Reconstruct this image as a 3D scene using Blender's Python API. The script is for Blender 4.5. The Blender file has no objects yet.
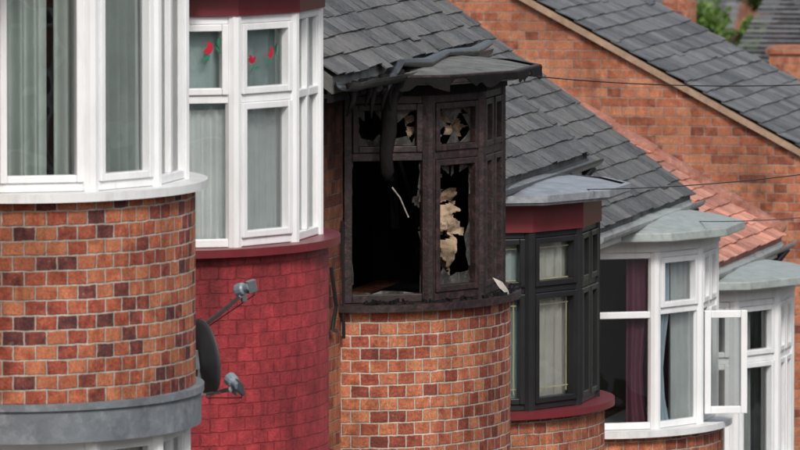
import bpy, math, random
from mathutils import Vector, noise
random.seed(7)
R=random.Random(11)
sc=bpy.context.scene
sc.view_settings.view_transform='Standard'; sc.view_settings.look='None'; sc.view_settings.exposure=0

# ------------------------------------------------------------------ materials
def nt(name):
    m=bpy.data.materials.new(name); m.use_nodes=True
    t=m.node_tree; t.nodes.clear()
    out=t.nodes.new('ShaderNodeOutputMaterial'); b=t.nodes.new('ShaderNodeBsdfPrincipled')
    t.links.new(b.outputs[0],out.inputs[0]); return m,t,b,out
def N(t,ty,**k):
    n=t.nodes.new(ty)
    for a,v in k.items(): setattr(n,a,v)
    return n
def c4(c): return (c[0],c[1],c[2],1)
def mixc(t,bt,fac,a,b):
    n=t.nodes.new('ShaderNodeMix'); n.data_type='RGBA'; n.blend_type=bt
    for i,v in ((0,fac),(6,a),(7,b)):
        if isinstance(v,(tuple,list)): n.inputs[i].default_value=c4(v)
        elif isinstance(v,(int,float)): n.inputs[i].default_value=v
        else: t.links.new(v,n.inputs[i])
    return n.outputs[2]
def math_(t,op,a,b=0.0,clamp=False):
    n=t.nodes.new('ShaderNodeMath'); n.operation=op; n.use_clamp=clamp
    for i,v in ((0,a),(1,b)):
        if isinstance(v,(int,float)): n.inputs[i].default_value=v
        else: t.links.new(v,n.inputs[i])
    return n.outputs[0]
def ramp(t,fac,stops,interp='LINEAR'):
    n=t.nodes.new('ShaderNodeValToRGB'); n.color_ramp.interpolation=interp
    e=n.color_ramp.elements
    while len(e)<len(stops): e.new(0.5)
    for i,(p,c) in enumerate(stops): e[i].position=p; e[i].color=c4(c)
    t.links.new(fac,n.inputs[0]); return n.outputs[0]
def noi(t,vec,scale,detail=4,rough=.55):
    n=t.nodes.new('ShaderNodeTexNoise'); n.inputs['Scale'].default_value=scale
    n.inputs['Detail'].default_value=detail; n.inputs['Roughness'].default_value=rough
    if vec is not None: t.links.new(vec,n.inputs['Vector'])
    return n
def objco(t):
    return t.nodes.new('ShaderNodeTexCoord').outputs['Object']
def scaled(t,co,s):
    mp=N(t,'ShaderNodeMapping'); mp.inputs['Scale'].default_value=s; t.links.new(co,mp.inputs[0]); return mp.outputs[0]
def bump(t,h,dist,strength,b):
    n=t.nodes.new('ShaderNodeBump'); n.inputs['Distance'].default_value=dist; n.inputs['Strength'].default_value=strength
    t.links.new(h,n.inputs['Height']); t.links.new(n.outputs[0],b.inputs['Normal'])

def simple(name,col,rough=.5,var=.25,scale=6,bd=.002,bscale=40,metal=0,dirt=None,dirtamt=.5,spec=.5,streak=False):
    m,t,b,o=nt(name); co=objco(t)
    n=noi(t,co,scale,5,.6)
    g=ramp(t,n.outputs[0],[(.3,(1-var,)*3),(.7,(1+var*.4,)*3)])
    c=mixc(t,'MULTIPLY',1.0,col,g)
    if dirt:
        n2=noi(t,scaled(t,co,(1,1,.25 if streak else 1)),scale*2.3,6,.7)
        f=ramp(t,n2.outputs[0],[(.48,(0,0,0)),(.72,(dirtamt,)*3)])
        c=mixc(t,'MIX',f,c,dirt)
    t.links.new(c,b.inputs['Base Color'])
    b.inputs['Roughness'].default_value=rough; b.inputs['Metallic'].default_value=metal
    b.inputs['Specular IOR Level'].default_value=spec
    n3=noi(t,co,bscale,4,.6); bump(t,n3.outputs[0],bd,.6,b)
    return m

def brick(name,stops,mortar,bw=.225,rh=.075,ms=.0055,squash=1.0,sqf=2,soot=None,paint=None,wear=.35,off=(0,0),bscale=.008,warp=.022,stain=.6):
    m,t,b,o=nt(name)
    uv=t.nodes.new('ShaderNodeTexCoord').outputs['UV']
    mp=N(t,'ShaderNodeMapping'); mp.inputs['Location'].default_value=(off[0],off[1],0); t.links.new(uv,mp.inputs[0])
    nz=noi(t,mp.outputs[0],9,5,.75)
    v=N(t,'ShaderNodeVectorMath',operation='SUBTRACT'); t.links.new(nz.outputs['Color'],v.inputs[0]); v.inputs[1].default_value=(.5,.5,.5)
    v2=N(t,'ShaderNodeVectorMath',operation='SCALE'); t.links.new(v.outputs[0],v2.inputs[0]); v2.inputs['Scale'].default_value=warp
    v3=N(t,'ShaderNodeVectorMath',operation='ADD'); t.links.new(mp.outputs[0],v3.inputs[0]); t.links.new(v2.outputs[0],v3.inputs[1])
    bt=N(t,'ShaderNodeTexBrick'); bt.offset=.5; bt.squash=squash; bt.squash_frequency=sqf
    bt.inputs['Color1'].default_value=(0,0,0,1); bt.inputs['Color2'].default_value=(1,1,1,1); bt.inputs['Mortar'].default_value=(.4,.4,.4,1)
    bt.inputs['Scale'].default_value=1; bt.inputs['Mortar Size'].default_value=ms; bt.inputs['Mortar Smooth'].default_value=.5
    bt.inputs['Brick Width'].default_value=bw; bt.inputs['Row Height'].default_value=rh
    t.links.new(v3.outputs[0],bt.inputs['Vector'])
    co=objco(t)
    fine=noi(t,co,75,5,.75); big=noi(t,co,1.6,4,.6); med=noi(t,co,16,4,.65)
    rv=math_(t,'ADD',bt.outputs['Color'],math_(t,'MULTIPLY',math_(t,'SUBTRACT',med.outputs[0],.5),.7),True)
    c=ramp(t,rv,stops)
    c=mixc(t,'MULTIPLY',1.0,c,ramp(t,fine.outputs[0],[(.3,(.5,.5,.5)),(.7,(1.35,1.3,1.25))]))
    c=mixc(t,'MULTIPLY',1.0,c,ramp(t,med.outputs[0],[(.3,(.76,.74,.74)),(.65,(1.1,1.1,1.1))]))
    mc=mixc(t,'MULTIPLY',1.0,mortar,ramp(t,med.outputs[0],[(.3,(.6,.58,.55)),(.7,(1.15,1.15,1.15))]))
    if paint:
        pc=mixc(t,'MULTIPLY',1.0,paint,ramp(t,med.outputs[0],[(.3,(.66,.62,.62)),(.7,(1.2,1.15,1.15))]))
        pc=mixc(t,'MULTIPLY',1.0,pc,ramp(t,bt.outputs['Color'],[(0,(.84,.82,.82)),(1,(1.1,1.1,1.1))]))
        chip=ramp(t,noi(t,co,22,6,.75).outputs[0],[(.62,(0,0,0)),(.69,(.75,.75,.75))])
        pc=mixc(t,'MIX',math_(t,'MULTIPLY',bt.outputs['Fac'],.5),pc,mixc(t,'MULTIPLY',1.0,pc,(.78,.76,.76)))
        c=mixc(t,'MIX',chip,pc,(.17,.035,.035))
    else:
        sm=ramp(t,noi(t,co,28,6,.75).outputs[0],[(.58,(0,0,0)),(.72,(.6,.6,.6))])
        c=mixc(t,'MIX',sm,c,mixc(t,'MULTIPLY',1.0,mortar,(.72,.68,.66)))
        c=mixc(t,'MIX',bt.outputs['Fac'],c,mc)
    c=mixc(t,'MULTIPLY',1.0,c,ramp(t,big.outputs[0],[(.35,(1-wear,1-wear,1-wear)),(.6,(1.05,1.05,1.05))]))
    st=noi(t,scaled(t,co,(1,1,.12)),9,4,.6)
    c=mixc(t,'MULTIPLY',stain,c,ramp(t,st.outputs[0],[(.35,(.6,.58,.58)),(.55,(1,1,1))]))
    if soot:
        sx=N(t,'ShaderNodeSeparateXYZ'); t.links.new(co,sx.inputs[0])
        mr=N(t,'ShaderNodeMapRange'); mr.inputs[1].default_value=soot[0]; mr.inputs[2].default_value=soot[1]; t.links.new(sx.outputs[2],mr.inputs[0])
        f=math_(t,'MULTIPLY',mr.outputs[0],soot[2]); nn=noi(t,co,3.5,6,.7)
        f=math_(t,'ADD',f,math_(t,'MULTIPLY',math_(t,'SUBTRACT',nn.outputs[0],.5),1.2),True)
        c=mixc(t,'MIX',f,c,(.018,.014,.013))
    t.links.new(c,b.inputs['Base Color'])
    b.inputs['Roughness'].default_value=.5 if paint else .9
    b.inputs['Specular IOR Level'].default_value=.4 if paint else .2
    h=math_(t,'SUBTRACT',1.0,math_(t,'MULTIPLY',bt.outputs['Fac'],1.0))
    h=math_(t,'ADD',h,math_(t,'MULTIPLY',fine.outputs[0],.7))
    h=math_(t,'ADD',h,math_(t,'MULTIPLY',med.outputs[0],.8))
    h=math_(t,'ADD',h,math_(t,'MULTIPLY',bt.outputs['Color'],.25))
    bump(t,h,bscale,1.0,b)
    return m

BR_BAY=[(0,(.12,.05,.05)),(.14,(.21,.065,.055)),(.30,(.38,.095,.06)),(.52,(.47,.14,.075)),(.8,(.60,.235,.12)),(1,(.44,.14,.08))]
BR_OR =[(0,(.26,.08,.055)),(.25,(.40,.12,.07)),(.5,(.52,.175,.09)),(.8,(.62,.25,.13)),(1,(.48,.155,.09))]
BR_BURN=[(0,(.22,.065,.05)),(.15,(.32,.085,.055)),(.4,(.44,.13,.075)),(.6,(.54,.185,.095)),(.85,(.64,.27,.14)),(1,(.48,.15,.085))]
MORT=(.54,.48,.42)
m_b1=brick('brick_bay_a',BR_BAY,MORT,.113,.075,.0065,off=(.03,.02))
m_b2=brick('brick_painted_red',BR_BAY,MORT,.113,.075,.005,paint=(.44,.045,.055),off=(.5,.01),bscale=.013,warp=.03)
m_b3=brick('brick_bay_c',BR_BURN,(.62,.54,.47),.113,.075,.0065,off=(.9,.04))
m_b4=brick('brick_bay_d',BR_OR,MORT,.113,.075,.006,off=(.2,.03))
m_wall=brick('brick_wall',BR_OR,(.42,.34,.28),.225,.075,.005,squash=.5,off=(.1,.01))
m_wallburn=brick('brick_wall_sooty',BR_OR,(.40,.33,.27),.225,.075,.005,squash=.5,soot=(-4.7,-2.9,.95),off=(.1,.01))
m_gable=brick('brick_gable',[(0,(.28,.10,.065)),(.2,(.44,.15,.085)),(.5,(.56,.215,.12)),(.8,(.63,.28,.16)),(1,(.50,.18,.11))],(.46,.37,.31),.225,.075,.005,squash=.5,off=(.3,.01),wear=.35)

def slate_mat(name,base,alt,moss=(.2,.2,.15),mossamt=.5):
    m,t,b,o=nt(name); co=objco(t)
    a=N(t,'ShaderNodeAttribute'); a.attribute_name='rnd'
    c=ramp(t,a.outputs['Fac'],[(0,tuple(x*.6 for x in base)),(.45,base),(.8,alt),(1,tuple(x*1.35 for x in base))])
    n=noi(t,co,14,6,.7)
    c=mixc(t,'MULTIPLY',1.0,c,ramp(t,n.outputs[0],[(.3,(.62,.62,.62)),(.7,(1.25,1.25,1.25))]))
    big=noi(t,co,1.4,4,.6)
    c=mixc(t,'MULTIPLY',1.0,c,ramp(t,big.outputs[0],[(.35,(.75,.75,.75)),(.65,(1.15,1.13,1.1))]))
    n2=noi(t,co,34,6,.8)
    c=mixc(t,'MIX',ramp(t,n2.outputs[0],[(.52,(0,0,0)),(.66,(mossamt,)*3)]),c,moss)
    t.links.new(c,b.inputs['Base Color']); b.inputs['Roughness'].default_value=.66
    bump(t,noi(t,co,60,5,.7).outputs[0],.005,.8,b); return m
m_slate=slate_mat('slate_grey',(.098,.10,.105),(.135,.13,.127),(.25,.25,.21),.6)
m_slate2=slate_mat('slate_gable',(.115,.122,.132),(.155,.157,.16),(.25,.25,.23),.45)
m_terra=slate_mat('terracotta_tile',(.56,.23,.16),(.62,.30,.22),(.62,.38,.30),.5)

m_upvc=simple('white_upvc',(.80,.81,.82),.35,.06,3,.0005,30,dirt=(.46,.46,.43),dirtamt=.35,streak=True)
m_whpaint=simple('white_paint',(.74,.75,.75),.45,.1,4,.001,30,dirt=(.38,.38,.34),dirtamt=.5,streak=True)
m_black=simple('black_frame',(.018,.018,.02),.35,.3,5,.001,40)
m_burnt=simple('charred_frame',(.020,.011,.011),.55,.5,9,.008,30,dirt=(.085,.04,.036),dirtamt=.8)
m_char=simple('charred_black',(.007,.006,.006),.8,.5,8,.01,20,spec=.2)
m_maroon=simple('maroon_paint',(.17,.022,.028),.4,.2,5,.001,30,dirt=(.10,.03,.03),dirtamt=.5)
m_lead=simple('lead_sheet',(.30,.32,.35),.42,.3,5,.008,9,metal=.3,dirt=(.55,.57,.6),dirtamt=.6)
m_felt=simple('roof_felt',(.17,.175,.165),.85,.45,4,.008,30,dirt=(.03,.028,.027),dirtamt=.85)
m_greyroof=simple('painted_bay_roof',(.34,.38,.37),.6,.22,9,.004,30,dirt=(.20,.215,.19),dirtamt=.6)
m_apron=simple('lead_apron',(.16,.18,.20),.6,.35,4,.016,8,dirt=(.29,.31,.33),dirtamt=.7)
m_gutter=simple('black_gutter',(.02,.021,.023),.35,.3,5,.001,30,dirt=(.08,.08,.075),dirtamt=.6)
m_gutg=simple('grey_gutter',(.30,.31,.31),.5,.3,5,.001,30,dirt=(.08,.08,.075),dirtamt=.8)
m_timber=simple('verge_board',(.40,.27,.18),.7,.3,10,.004,40,dirt=(.2,.12,.08),dirtamt=.6)
m_room=simple('room_plaster',(.30,.28,.25),.9,.1,2)
m_roomr=simple('room_red',(.26,.06,.06),.9,.1,2)
m_dish=simple('dish_grey',(.055,.058,.065),.5,.2,6,.0005,40)
m_lnb=simple('lnb_plastic',(.20,.25,.28),.4,.15,6)
m_steel=simple('galvanised_steel',(.33,.34,.36),.4,.25,12,.001,50,metal=.7)
m_tan=simple('scorched_fabric',(.42,.30,.20),.9,.6,6,.01,25,dirt=(.03,.022,.018),dirtamt=1.0)
m_paper=simple('torn_lining',(.46,.42,.38),.85,.5,6,.01,25,dirt=(.035,.03,.026),dirtamt=1.0)
m_asph=simple('asphalt',(.05,.05,.052),.9,.3,3,.006,80)
m_pave=simple('paving',(.25,.24,.22),.9,.3,3,.004,50)
m_kerb=simple('kerb_stone',(.32,.31,.29),.9,.3,6,.004,50)
m_grass=simple('ground_grass',(.06,.09,.03),.95,.5,.4,.02,20,dirt=(.12,.1,.06),dirtamt=.6)
m_render=simple('white_render',(.62,.60,.56),.9,.15,2,.004,40)
m_door=simple('door_paint',(.05,.09,.14),.35,.1,3)
m_rose=simple('stained_red',(.45,.02,.04),.3,.1,3)
m_leafg=simple('stained_green',(.03,.20,.11),.3,.1,3)
m_bark=simple('bark',(.09,.065,.045),.95,.4,8,.02,20)

def fabric(name,col,trans=.25):
    m,t,b,o=nt(name); co=objco(t)
    n=noi(t,co,5,4,.6); c=mixc(t,'MULTIPLY',1.0,col,ramp(t,n.outputs[0],[(.3,(.88,)*3),(.7,(1.04,)*3)]))
    t.links.new(c,b.inputs['Base Color']); b.inputs['Roughness'].default_value=.95; b.inputs['Specular IOR Level'].default_value=.1
    tr=t.nodes.new('ShaderNodeBsdfTranslucent'); t.links.new(c,tr.inputs[0])
    mx=t.nodes.new('ShaderNodeMixShader'); mx.inputs[0].default_value=trans
    t.links.new(b.outputs[0],mx.inputs[1]); t.links.new(tr.outputs[0],mx.inputs[2]); t.links.new(mx.outputs[0],o.inputs[0])
    return m
m_net=fabric('net_curtain',(.88,.92,.92),.08); m_cgrey=fabric('curtain_greygreen',(.66,.72,.69),.15); m_cblue=fabric('curtain_blue',(.70,.82,.92),.08)
m_cpurp=fabric('curtain_plum',(.24,.09,.14)); m_cream=fabric('curtain_cream',(.90,.88,.80),.08); m_cteal=fabric('curtain_teal',(.58,.70,.70),.1)

def glass(name,tint=(.94,.97,.96),refl=.10,rough=.0):
    m=bpy.data.materials.new(name); m.use_nodes=True; t=m.node_tree; t.nodes.clear()
    o=t.nodes.new('ShaderNodeOutputMaterial'); a=t.nodes.new('ShaderNodeBsdfTransparent'); a.inputs[0].default_value=c4(tint)
    g=t.nodes.new('ShaderNodeBsdfGlossy'); g.inputs['Roughness'].default_value=rough
    lw=t.nodes.new('ShaderNodeLayerWeight'); lw.inputs[0].default_value=.35
    f=math_(t,'ADD',math_(t,'MULTIPLY',lw.outputs['Fresnel'],.7),refl,True)
    mx=t.nodes.new('ShaderNodeMixShader'); t.links.new(f,mx.inputs[0]); t.links.new(a.outputs[0],mx.inputs[1]); t.links.new(g.outputs[0],mx.inputs[2])
    t.links.new(mx.outputs[0],o.inputs[0]); 
    co=objco(t); n=noi(t,co,2.2,2,.5); bp=t.nodes.new('ShaderNodeBump'); bp.inputs['Distance'].default_value=.006; bp.inputs['Strength'].default_value=.6
    t.links.new(n.outputs[0],bp.inputs['Height']); t.links.new(bp.outputs[0],g.inputs['Normal'])
    return m
m_glass=glass('window_glass')
m_shard=simple('sooty_glass',(.05,.05,.048),.10,.6,10,.001,30,dirt=(.20,.17,.13),dirtamt=.6)
m_sootpane=simple('smoke_blackened_glass',(.012,.011,.011),.18,.6,6,.002,20,dirt=(.07,.055,.045),dirtamt=.6)

# ------------------------------------------------------------------ mesh helpers
class MB:
    def __init__(s): s.v=[];s.f=[];s.uv=[];s.r=[]
    def face(s,pts,uv=None,r=0):
        i=len(s.v); s.v+= [tuple(p) for p in pts]; s.f.append(tuple(range(i,i+len(pts)))); s.uv.append(uv); s.r.append(r)
    def box(s,o,a,b,c,r=0):
        o,a,b,c=map(Vector,(o,a,b,c))
        if a.cross(b).dot(c)<0: a,b=b,a
        q=[o,o+a,o+a+b,o+b,o+c,o+a+c,o+a+b+c,o+b+c]
        i=len(s.v); s.v+=[tuple(p) for p in q]
        for f in ((3,2,1,0),(4,5,6,7),(0,1,5,4),(1,2,6,5),(2,3,7,6),(3,0,4,7)):
            s.f.append(tuple(i+k for k in f)); s.uv.append(None); s.r.append(r)
    def abox(s,x0,x1,y0,y1,z0,z1): s.box((x0,y0,z0),(x1-x0,0,0),(0,y1-y0,0),(0,0,z1-z0))
    def prism(s,pts,z0,z1):
        n=len(pts); 
        s.face([(p[0],p[1],z1) for p in pts]); s.face([(p[0],p[1],z0) for p in reversed(pts)])
        for i in range(n):
            a=pts[i]; b=pts[(i+1)%n]
            s.face([(a[0],a[1],z0),(b[0],b[1],z0),(b[0],b[1],z1),(a[0],a[1],z1)])
    def tube(s,path,r,seg=8,flat=1.0):
        path=[Vector(p) for p in path]; rings=[]
        for i,p in enumerate(path):
            d=(path[min(i+1,len(path)-1)]-path[max(i-1,0)]).normalized()
            up=Vector((0,0,1)) if abs(d.z)<.9 else Vector((0,1,0))
            a=d.cross(up).normalized(); b=a.cross(d).normalized()
            rr=r[i] if isinstance(r,(list,tuple)) else r
            rings.append([p+a*math.cos(2*math.pi*k/seg)*rr+b*math.sin(2*math.pi*k/seg)*rr*flat for k in range(seg)])
        i0=len(s.v)
        for rg in rings: s.v+=[tuple(q) for q in rg]
        for i in range(len(rings)-1):
            for k in range(seg):
                s.f.append((i0+i*seg+k,i0+i*seg+(k+1)%seg,i0+(i+1)*seg+(k+1)%seg,i0+(i+1)*seg+k)); s.uv.append(None); s.r.append(0)
        s.f.append(tuple(i0+k for k in reversed(range(seg)))); s.uv.append(None); s.r.append(0)
        e=i0+(len(rings)-1)*seg; s.f.append(tuple(e+k for k in range(seg))); s.uv.append(None); s.r.append(0)
    def obj(s,name,mat,parent=None,smooth=False,bevel=0,weld=False):
        me=bpy.data.meshes.new(name); me.from_pydata(s.v,[],s.f)
        me.update()
        ul=me.uv_layers.new(name='UVMap')
        for p in me.polygons:
            u=s.uv[p.index]
            if u is None:
                n=p.normal
                for li in p.loop_indices:
                    co=me.vertices[me.loops[li].vertex_index].co
                    if abs(n.z)>.7: ul.data[li].uv=(co.x,co.y)
                    else:
                        tx,ty=-n.y,n.x; l=math.hypot(tx,ty) or 1; ul.data[li].uv=((co.x*tx+co.y*ty)/l,co.z)
            else:
                for k,li in enumerate(p.loop_indices): ul.data[li].uv=u[k]
        at=me.attributes.new('rnd','FLOAT','FACE'); at.data.foreach_set('value',s.r)
        if smooth: me.polygons.foreach_set('use_smooth',[True]*len(me.polygons))
        me.materials.append(mat)
        o=bpy.data.objects.new(name,me); sc.collection.objects.link(o)
        if weld: w=o.modifiers.new('w','WELD'); w.merge_threshold=.0005
        if bevel:
            bv=o.modifiers.new('b','BEVEL'); bv.width=bevel; bv.segments=2; bv.limit_method='ANGLE'
        if parent: o.parent=parent
        return o
def empty(name,loc=(0,0,0)):
    e=bpy.data.objects.new(name,None); e.empty_display_size=.3; sc.collection.objects.link(e); return e

A,B=1.10,.78
TS=[math.radians(a) for a in (-90,-49,-17,17,49,90)]
def ell(yc,a,b,n=56): return [(b*math.cos(t),yc+a*math.sin(t)) for t in [math.radians(-90+180*i/n) for i in range(n+1)]]
def poly(yc,da): 
    p=[[ (B+da)*math.cos(t), yc+(A+da)*math.sin(t)] for t in TS]
    p[0][0]=0.012;p[-1][0]=0.012
    return [tuple(q) for q in p]
def curved_wall(yc,z0,z1,mat,name,par,da=0):
    mb=MB(); P=ell(yc,A+da,B+da); s=0
    P=[(max(x,.0),y) for x,y in P]
    for i in range(len(P)-1):
        a,b=P[i],P[i+1]; l=math.dist(a,b)
        mb.face([(a[0],a[1],z0),(b[0],b[1],z0),(b[0],b[1],z1),(a[0],a[1],z1)],[(s,z0),(s+l,z0),(s+l,z1),(s,z1)]); s+=l
    return mb.obj(name,mat,par,smooth=True,weld=True)

def facets(yc,inset=-.045):
    P=poly(yc,inset); out=[]
    for i in range(5):
        p=Vector((P[i][0],P[i][1],0)); q=Vector((P[i+1][0],P[i+1][1],0)); s=(q-p); L=s.length; s.normalize(); n=Vector((s.y,-s.x,0))
        out.append((p,s,n,L))
    return out
Z=Vector((0,0,1))
def bay_window(par,yc,z0,z1,fm,tr=None,j=.05,rail=.06,sash=None,sashmat=None,glassm=None,skip=(),nlights=(1,1,2,1,1),post=.05,tag='bay_window',proud=.014,noglass=(),pane=None):
    F=facets(yc); fr=MB(); sh=MB(); gl=MB(); pn=MB()
    for i,(p,s,n,L) in enumerate(F):
        def bx(s0,s1,t0,t1,a,b,m=fr): m.box(p+s*s0+n*t0+Z*a,s*(s1-s0),n*(t1-t0),Z*(b-a))
        bx(0,j,-.07,0,z0,z1); bx(L-j,L,-.07,0,z0,z1)
        bx(j,L-j,-.068,-.002,z0,z0+rail); bx(j,L-j,-.068,-.002,z1-rail,z1)
        nl=nlights[i]; cols=[]; w=(L-2*j-(nl-1)*j)/nl
        for k in range(nl):
            a=j+k*(w+j); cols.append((a,a+w))
            if k: bx(a-j,a,-.066,-.004,z0+rail,z1-rail)
        rows=[(z0+rail,z1-rail)]
        tz=tr[i] if isinstance(tr,(list,tuple)) else tr
        if tz:
            rows=[(z0+rail,z0+tz-j/2),(z0+tz+j/2,z1-rail)]
            for a,b in cols: bx(a,b,-.067,-.003,z0+tz-j/2,z0+tz+j/2)
        for ci,(a,b) in enumerate(cols):
            for ri,(c,d) in enumerate(rows):
                if (i,ci,ri) in skip: continue
                sw=0
                if sash and (sash=='all' or (i,ri) in sash or (i,ci,ri) in sash):
                    sw=.038
                    bx(a+.001,a+sw,-.05,proud,c+.001,d-.001,sh); bx(b-sw,b-.001,-.05,proud,c+.001,d-.001,sh)
                    bx(a+sw,b-sw,-.05,proud-.002,c+.001,c+sw,sh); bx(a+sw,b-sw,-.05,proud-.002,d-sw,d-.001,sh)
                q=p-n*.035
                qd=[q+s*(a+sw)+Z*(c+sw),q+s*(b-sw)+Z*(c+sw),q+s*(b-sw)+Z*(d-sw),q+s*(a+sw)+Z*(d-sw)]
                if pane and (i,ci,ri) in pane: pn.face(qd); continue
                if (i,ci,ri) in noglass or i in noglass: continue
                gl.face(qd)
    for i in range(1,5):
        p=F[i][0]; nn=(F[i][2]+F[i-1][2]).normalized(); c=p-nn*.03
        pts=[(c.x+post*math.cos(k*math.pi/5),c.y+post*math.sin(k*math.pi/5)) for k in range(10)]
        fr.prism(pts,z0-.002,z1+.002)
    fr.obj(tag+'_frame',fm,par,bevel=.005)
    if sh.f: sh.obj(tag+'_sashes',sashmat or fm,par,bevel=.005)
    if gl.f: gl.obj(tag+'_glass',glassm or m_glass,par)
    if pn.f: pn.obj(tag+'_sooty_panes',m_sootpane,par)
    return F

def curtain(par,yc,z0,z1,fi,s0,s1,mat,inset=.11,amp=.018,wl=.07,seed=0,name='curtain',gather=0):
    p,s,n,L=facets(yc)[fi]; mb=MB(); nn=int((s1-s0)*L/.006)+2; rr=random.Random(seed); ph=rr.random()*9
    cols=[]
    for k in range(nn+1):
        f=k/nn; x=(s0+(s1-s0)*f)*L
        w=amp*math.sin(2*math.pi*x/wl+ph+1.8*noise.noise(Vector((x*9,seed,0))))+amp*.9*noise.noise(Vector((x*22,seed+3.3,0)))
        col=[]
        for m in range(7):
            g=m/6; zz=z0+(z1-z0)*g
            xx=x; 
            if gather: xx=s0*L+(x-s0*L)*(1-gather*math.sin(math.pi*min(1,g*1.6))*.6) if g<.62 else x
            w2=w*(1.15-.4*g)
            col.append(p+s*xx-n*(inset-w2)+Z*zz)
        cols.append(col)
    for c in cols: mb.v+=[tuple(q) for q in c]
    for k in range(nn):
        for m in range(6):
            mb.f.append((k*7+m,(k+1)*7+m,(k+1)*7+m+1,k*7+m+1)); mb.uv.append(None); mb.r.append(0)
    return mb.obj(name,mat,par,smooth=True)

def slates(par,name,xe,ze,xr,pitch,y0,y1,w,ex,mat,seed=1,thick=.009,jit=.004):
    rr=random.Random(seed); mb=MB(); c,sn=math.cos(pitch),math.sin(pitch)
    D=Vector((-c,0,sn)); Nn=Vector((sn,0,c)); Ls=(xe-xr)/c; rows=int(Ls/ex)
    for i in range(rows):
        s=i*ex; y=y0-(w*.5 if i%2 else 0)-rr.random()*.02
        while y<y1:
            a=max(y+.0025,y0); b=min(y+w-.0025+rr.uniform(-.004,0),y1); y+=w
            if b-a<.03: continue
            e=ex*1.12 if i<rows-1 else Ls-s
            l0=thick*1.9+rr.uniform(-jit,jit)+.001; l1=l0+rr.uniform(-jit,jit)*.6; ds=rr.uniform(-.008,.006); r=rr.random()
            if rr.random()<.02: ds-=.03
            O=Vector((xe,0,ze)); 
            P0=O+D*(s+ds)+Nn*l0; P1=O+D*(s+ds+rr.uniform(-.004,.004))+Nn*l1; Q=O+D*(s+e)+Nn*.004
            v=lambda P,yy: Vector((P.x,yy,P.z))
            t0,t1,t2,t3=v(P0,a),v(P1,b),v(Q,b),v(Q,a)
            mb.face([t0,t1,t2,t3],None,r)
            k0,k1=t0-Nn*thick,t1-Nn*thick
            mb.face([k0,k1,t1,t0],None,r*.4)
            mb.face([t0,t3,t3-Nn*thick,k0],None,r*.5); mb.face([t1,k1,t2-Nn*thick,t2],None,r*.5)
    return mb.obj(name,mat,par)

def gutter(par,x,z,y0,y1,mat,sag=0,seed=0,r=.055):
    mb=MB(); n=14; seg=9; rings=[]; rr=random.Random(seed)
    for i in range(n+1):
        f=i/n; y=y0+(y1-y0)*f; dz=-sag*math.sin(f*math.pi)+ (rr.uniform(-1,1)*sag*.25); dx=rr.uniform(-1,1)*sag*.3
        rings.append([Vector((x+dx+(rad*math.cos(a)),y,z+dz-rad*math.sin(a))) for rad,rev in ((r,0),(r-.006,1)) for a in ([math.pi*k/(seg-1) for k in range(seg)] if not rev else [math.pi*(seg-1-k)/(seg-1) for k in range(seg)])])
    m=2*seg
    for rg in rings: mb.v+=[tuple(q) for q in rg]
    for i in range(n):
        for k in range(m):
            mb.f.append((i*m+k,i*m+(k+1)%m,(i+1)*m+(k+1)%m,(i+1)*m+k)); mb.uv.append(None); mb.r.append(0)
    mb.f.append(tuple(range(m))); mb.uv.append(None); mb.r.append(0)
    mb.f.append(tuple(n*m+k for k in reversed(range(m)))); mb.uv.append(None); mb.r.append(0)
    return mb.obj('gutter',mat,par)

def bay_roof(par,yc,z,h,ov,mat,fascia_mat=None,rise=.10,fz=None,lip=None):
    P=poly(yc,ov); P[0]=(-.0,P[0][1]); P[-1]=(-.0,P[-1][1])
    mb=MB(); n=len(P)
    mb.face([(p[0],p[1],z) for p in reversed(P)])
    for i in range(n-1):
        a,b=P[i],P[i+1]; mb.face([(a[0],a[1],z),(b[0],b[1],z),(b[0],b[1],z+h),(a[0],a[1],z+h)])
    top=[(p[0],p[1],z+h) for p in P]
    inn=[(.0,yc-.8,z+h+rise),(.22,yc-.5,z+h+rise*.8),(.3,yc-.2,z+h+rise*.75),(.3,yc+.2,z+h+rise*.75),(.22,yc+.5,z+h+rise*.8),(.0,yc+.8,z+h+rise)]
    for i in range(n-1): mb.face([top[i],top[i+1],inn[i+1],inn[i]])
    mb.face(inn)
    mb.obj('bay_roof',mat,par,bevel=.008,weld=True)
    if lip:
        q=MB(); O=poly(yc,ov+.018); I=poly(yc,ov-.02)
        for i in range(n-1):
            a,b,c,d=O[i],O[i+1],I[i+1],I[i]
            q.face([(a[0],a[1],z+h-.03),(b[0],b[1],z+h-.03),(b[0],b[1],z+h+.014),(a[0],a[1],z+h+.014)])
            q.face([(a[0],a[1],z+h+.014),(b[0],b[1],z+h+.014),(c[0],c[1],z+h+.016),(d[0],d[1],z+h+.016)])
            q.face([(a[0],a[1],z+h-.03),(d[0],d[1],z+h-.03),(c[0],c[1],z+h-.03),(b[0],b[1],z+h-.03)])
        q.obj('bay_roof_edging',lip,par)
    if fascia_mat:
        q=MB(); F=poly(yc,-.02); F[0]=(0,F[0][1]); F[-1]=(0,F[-1][1]); q.prism(F,fz,z-.002); q.obj('bay_fascia',fascia_mat,par,bevel=.005)

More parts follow.
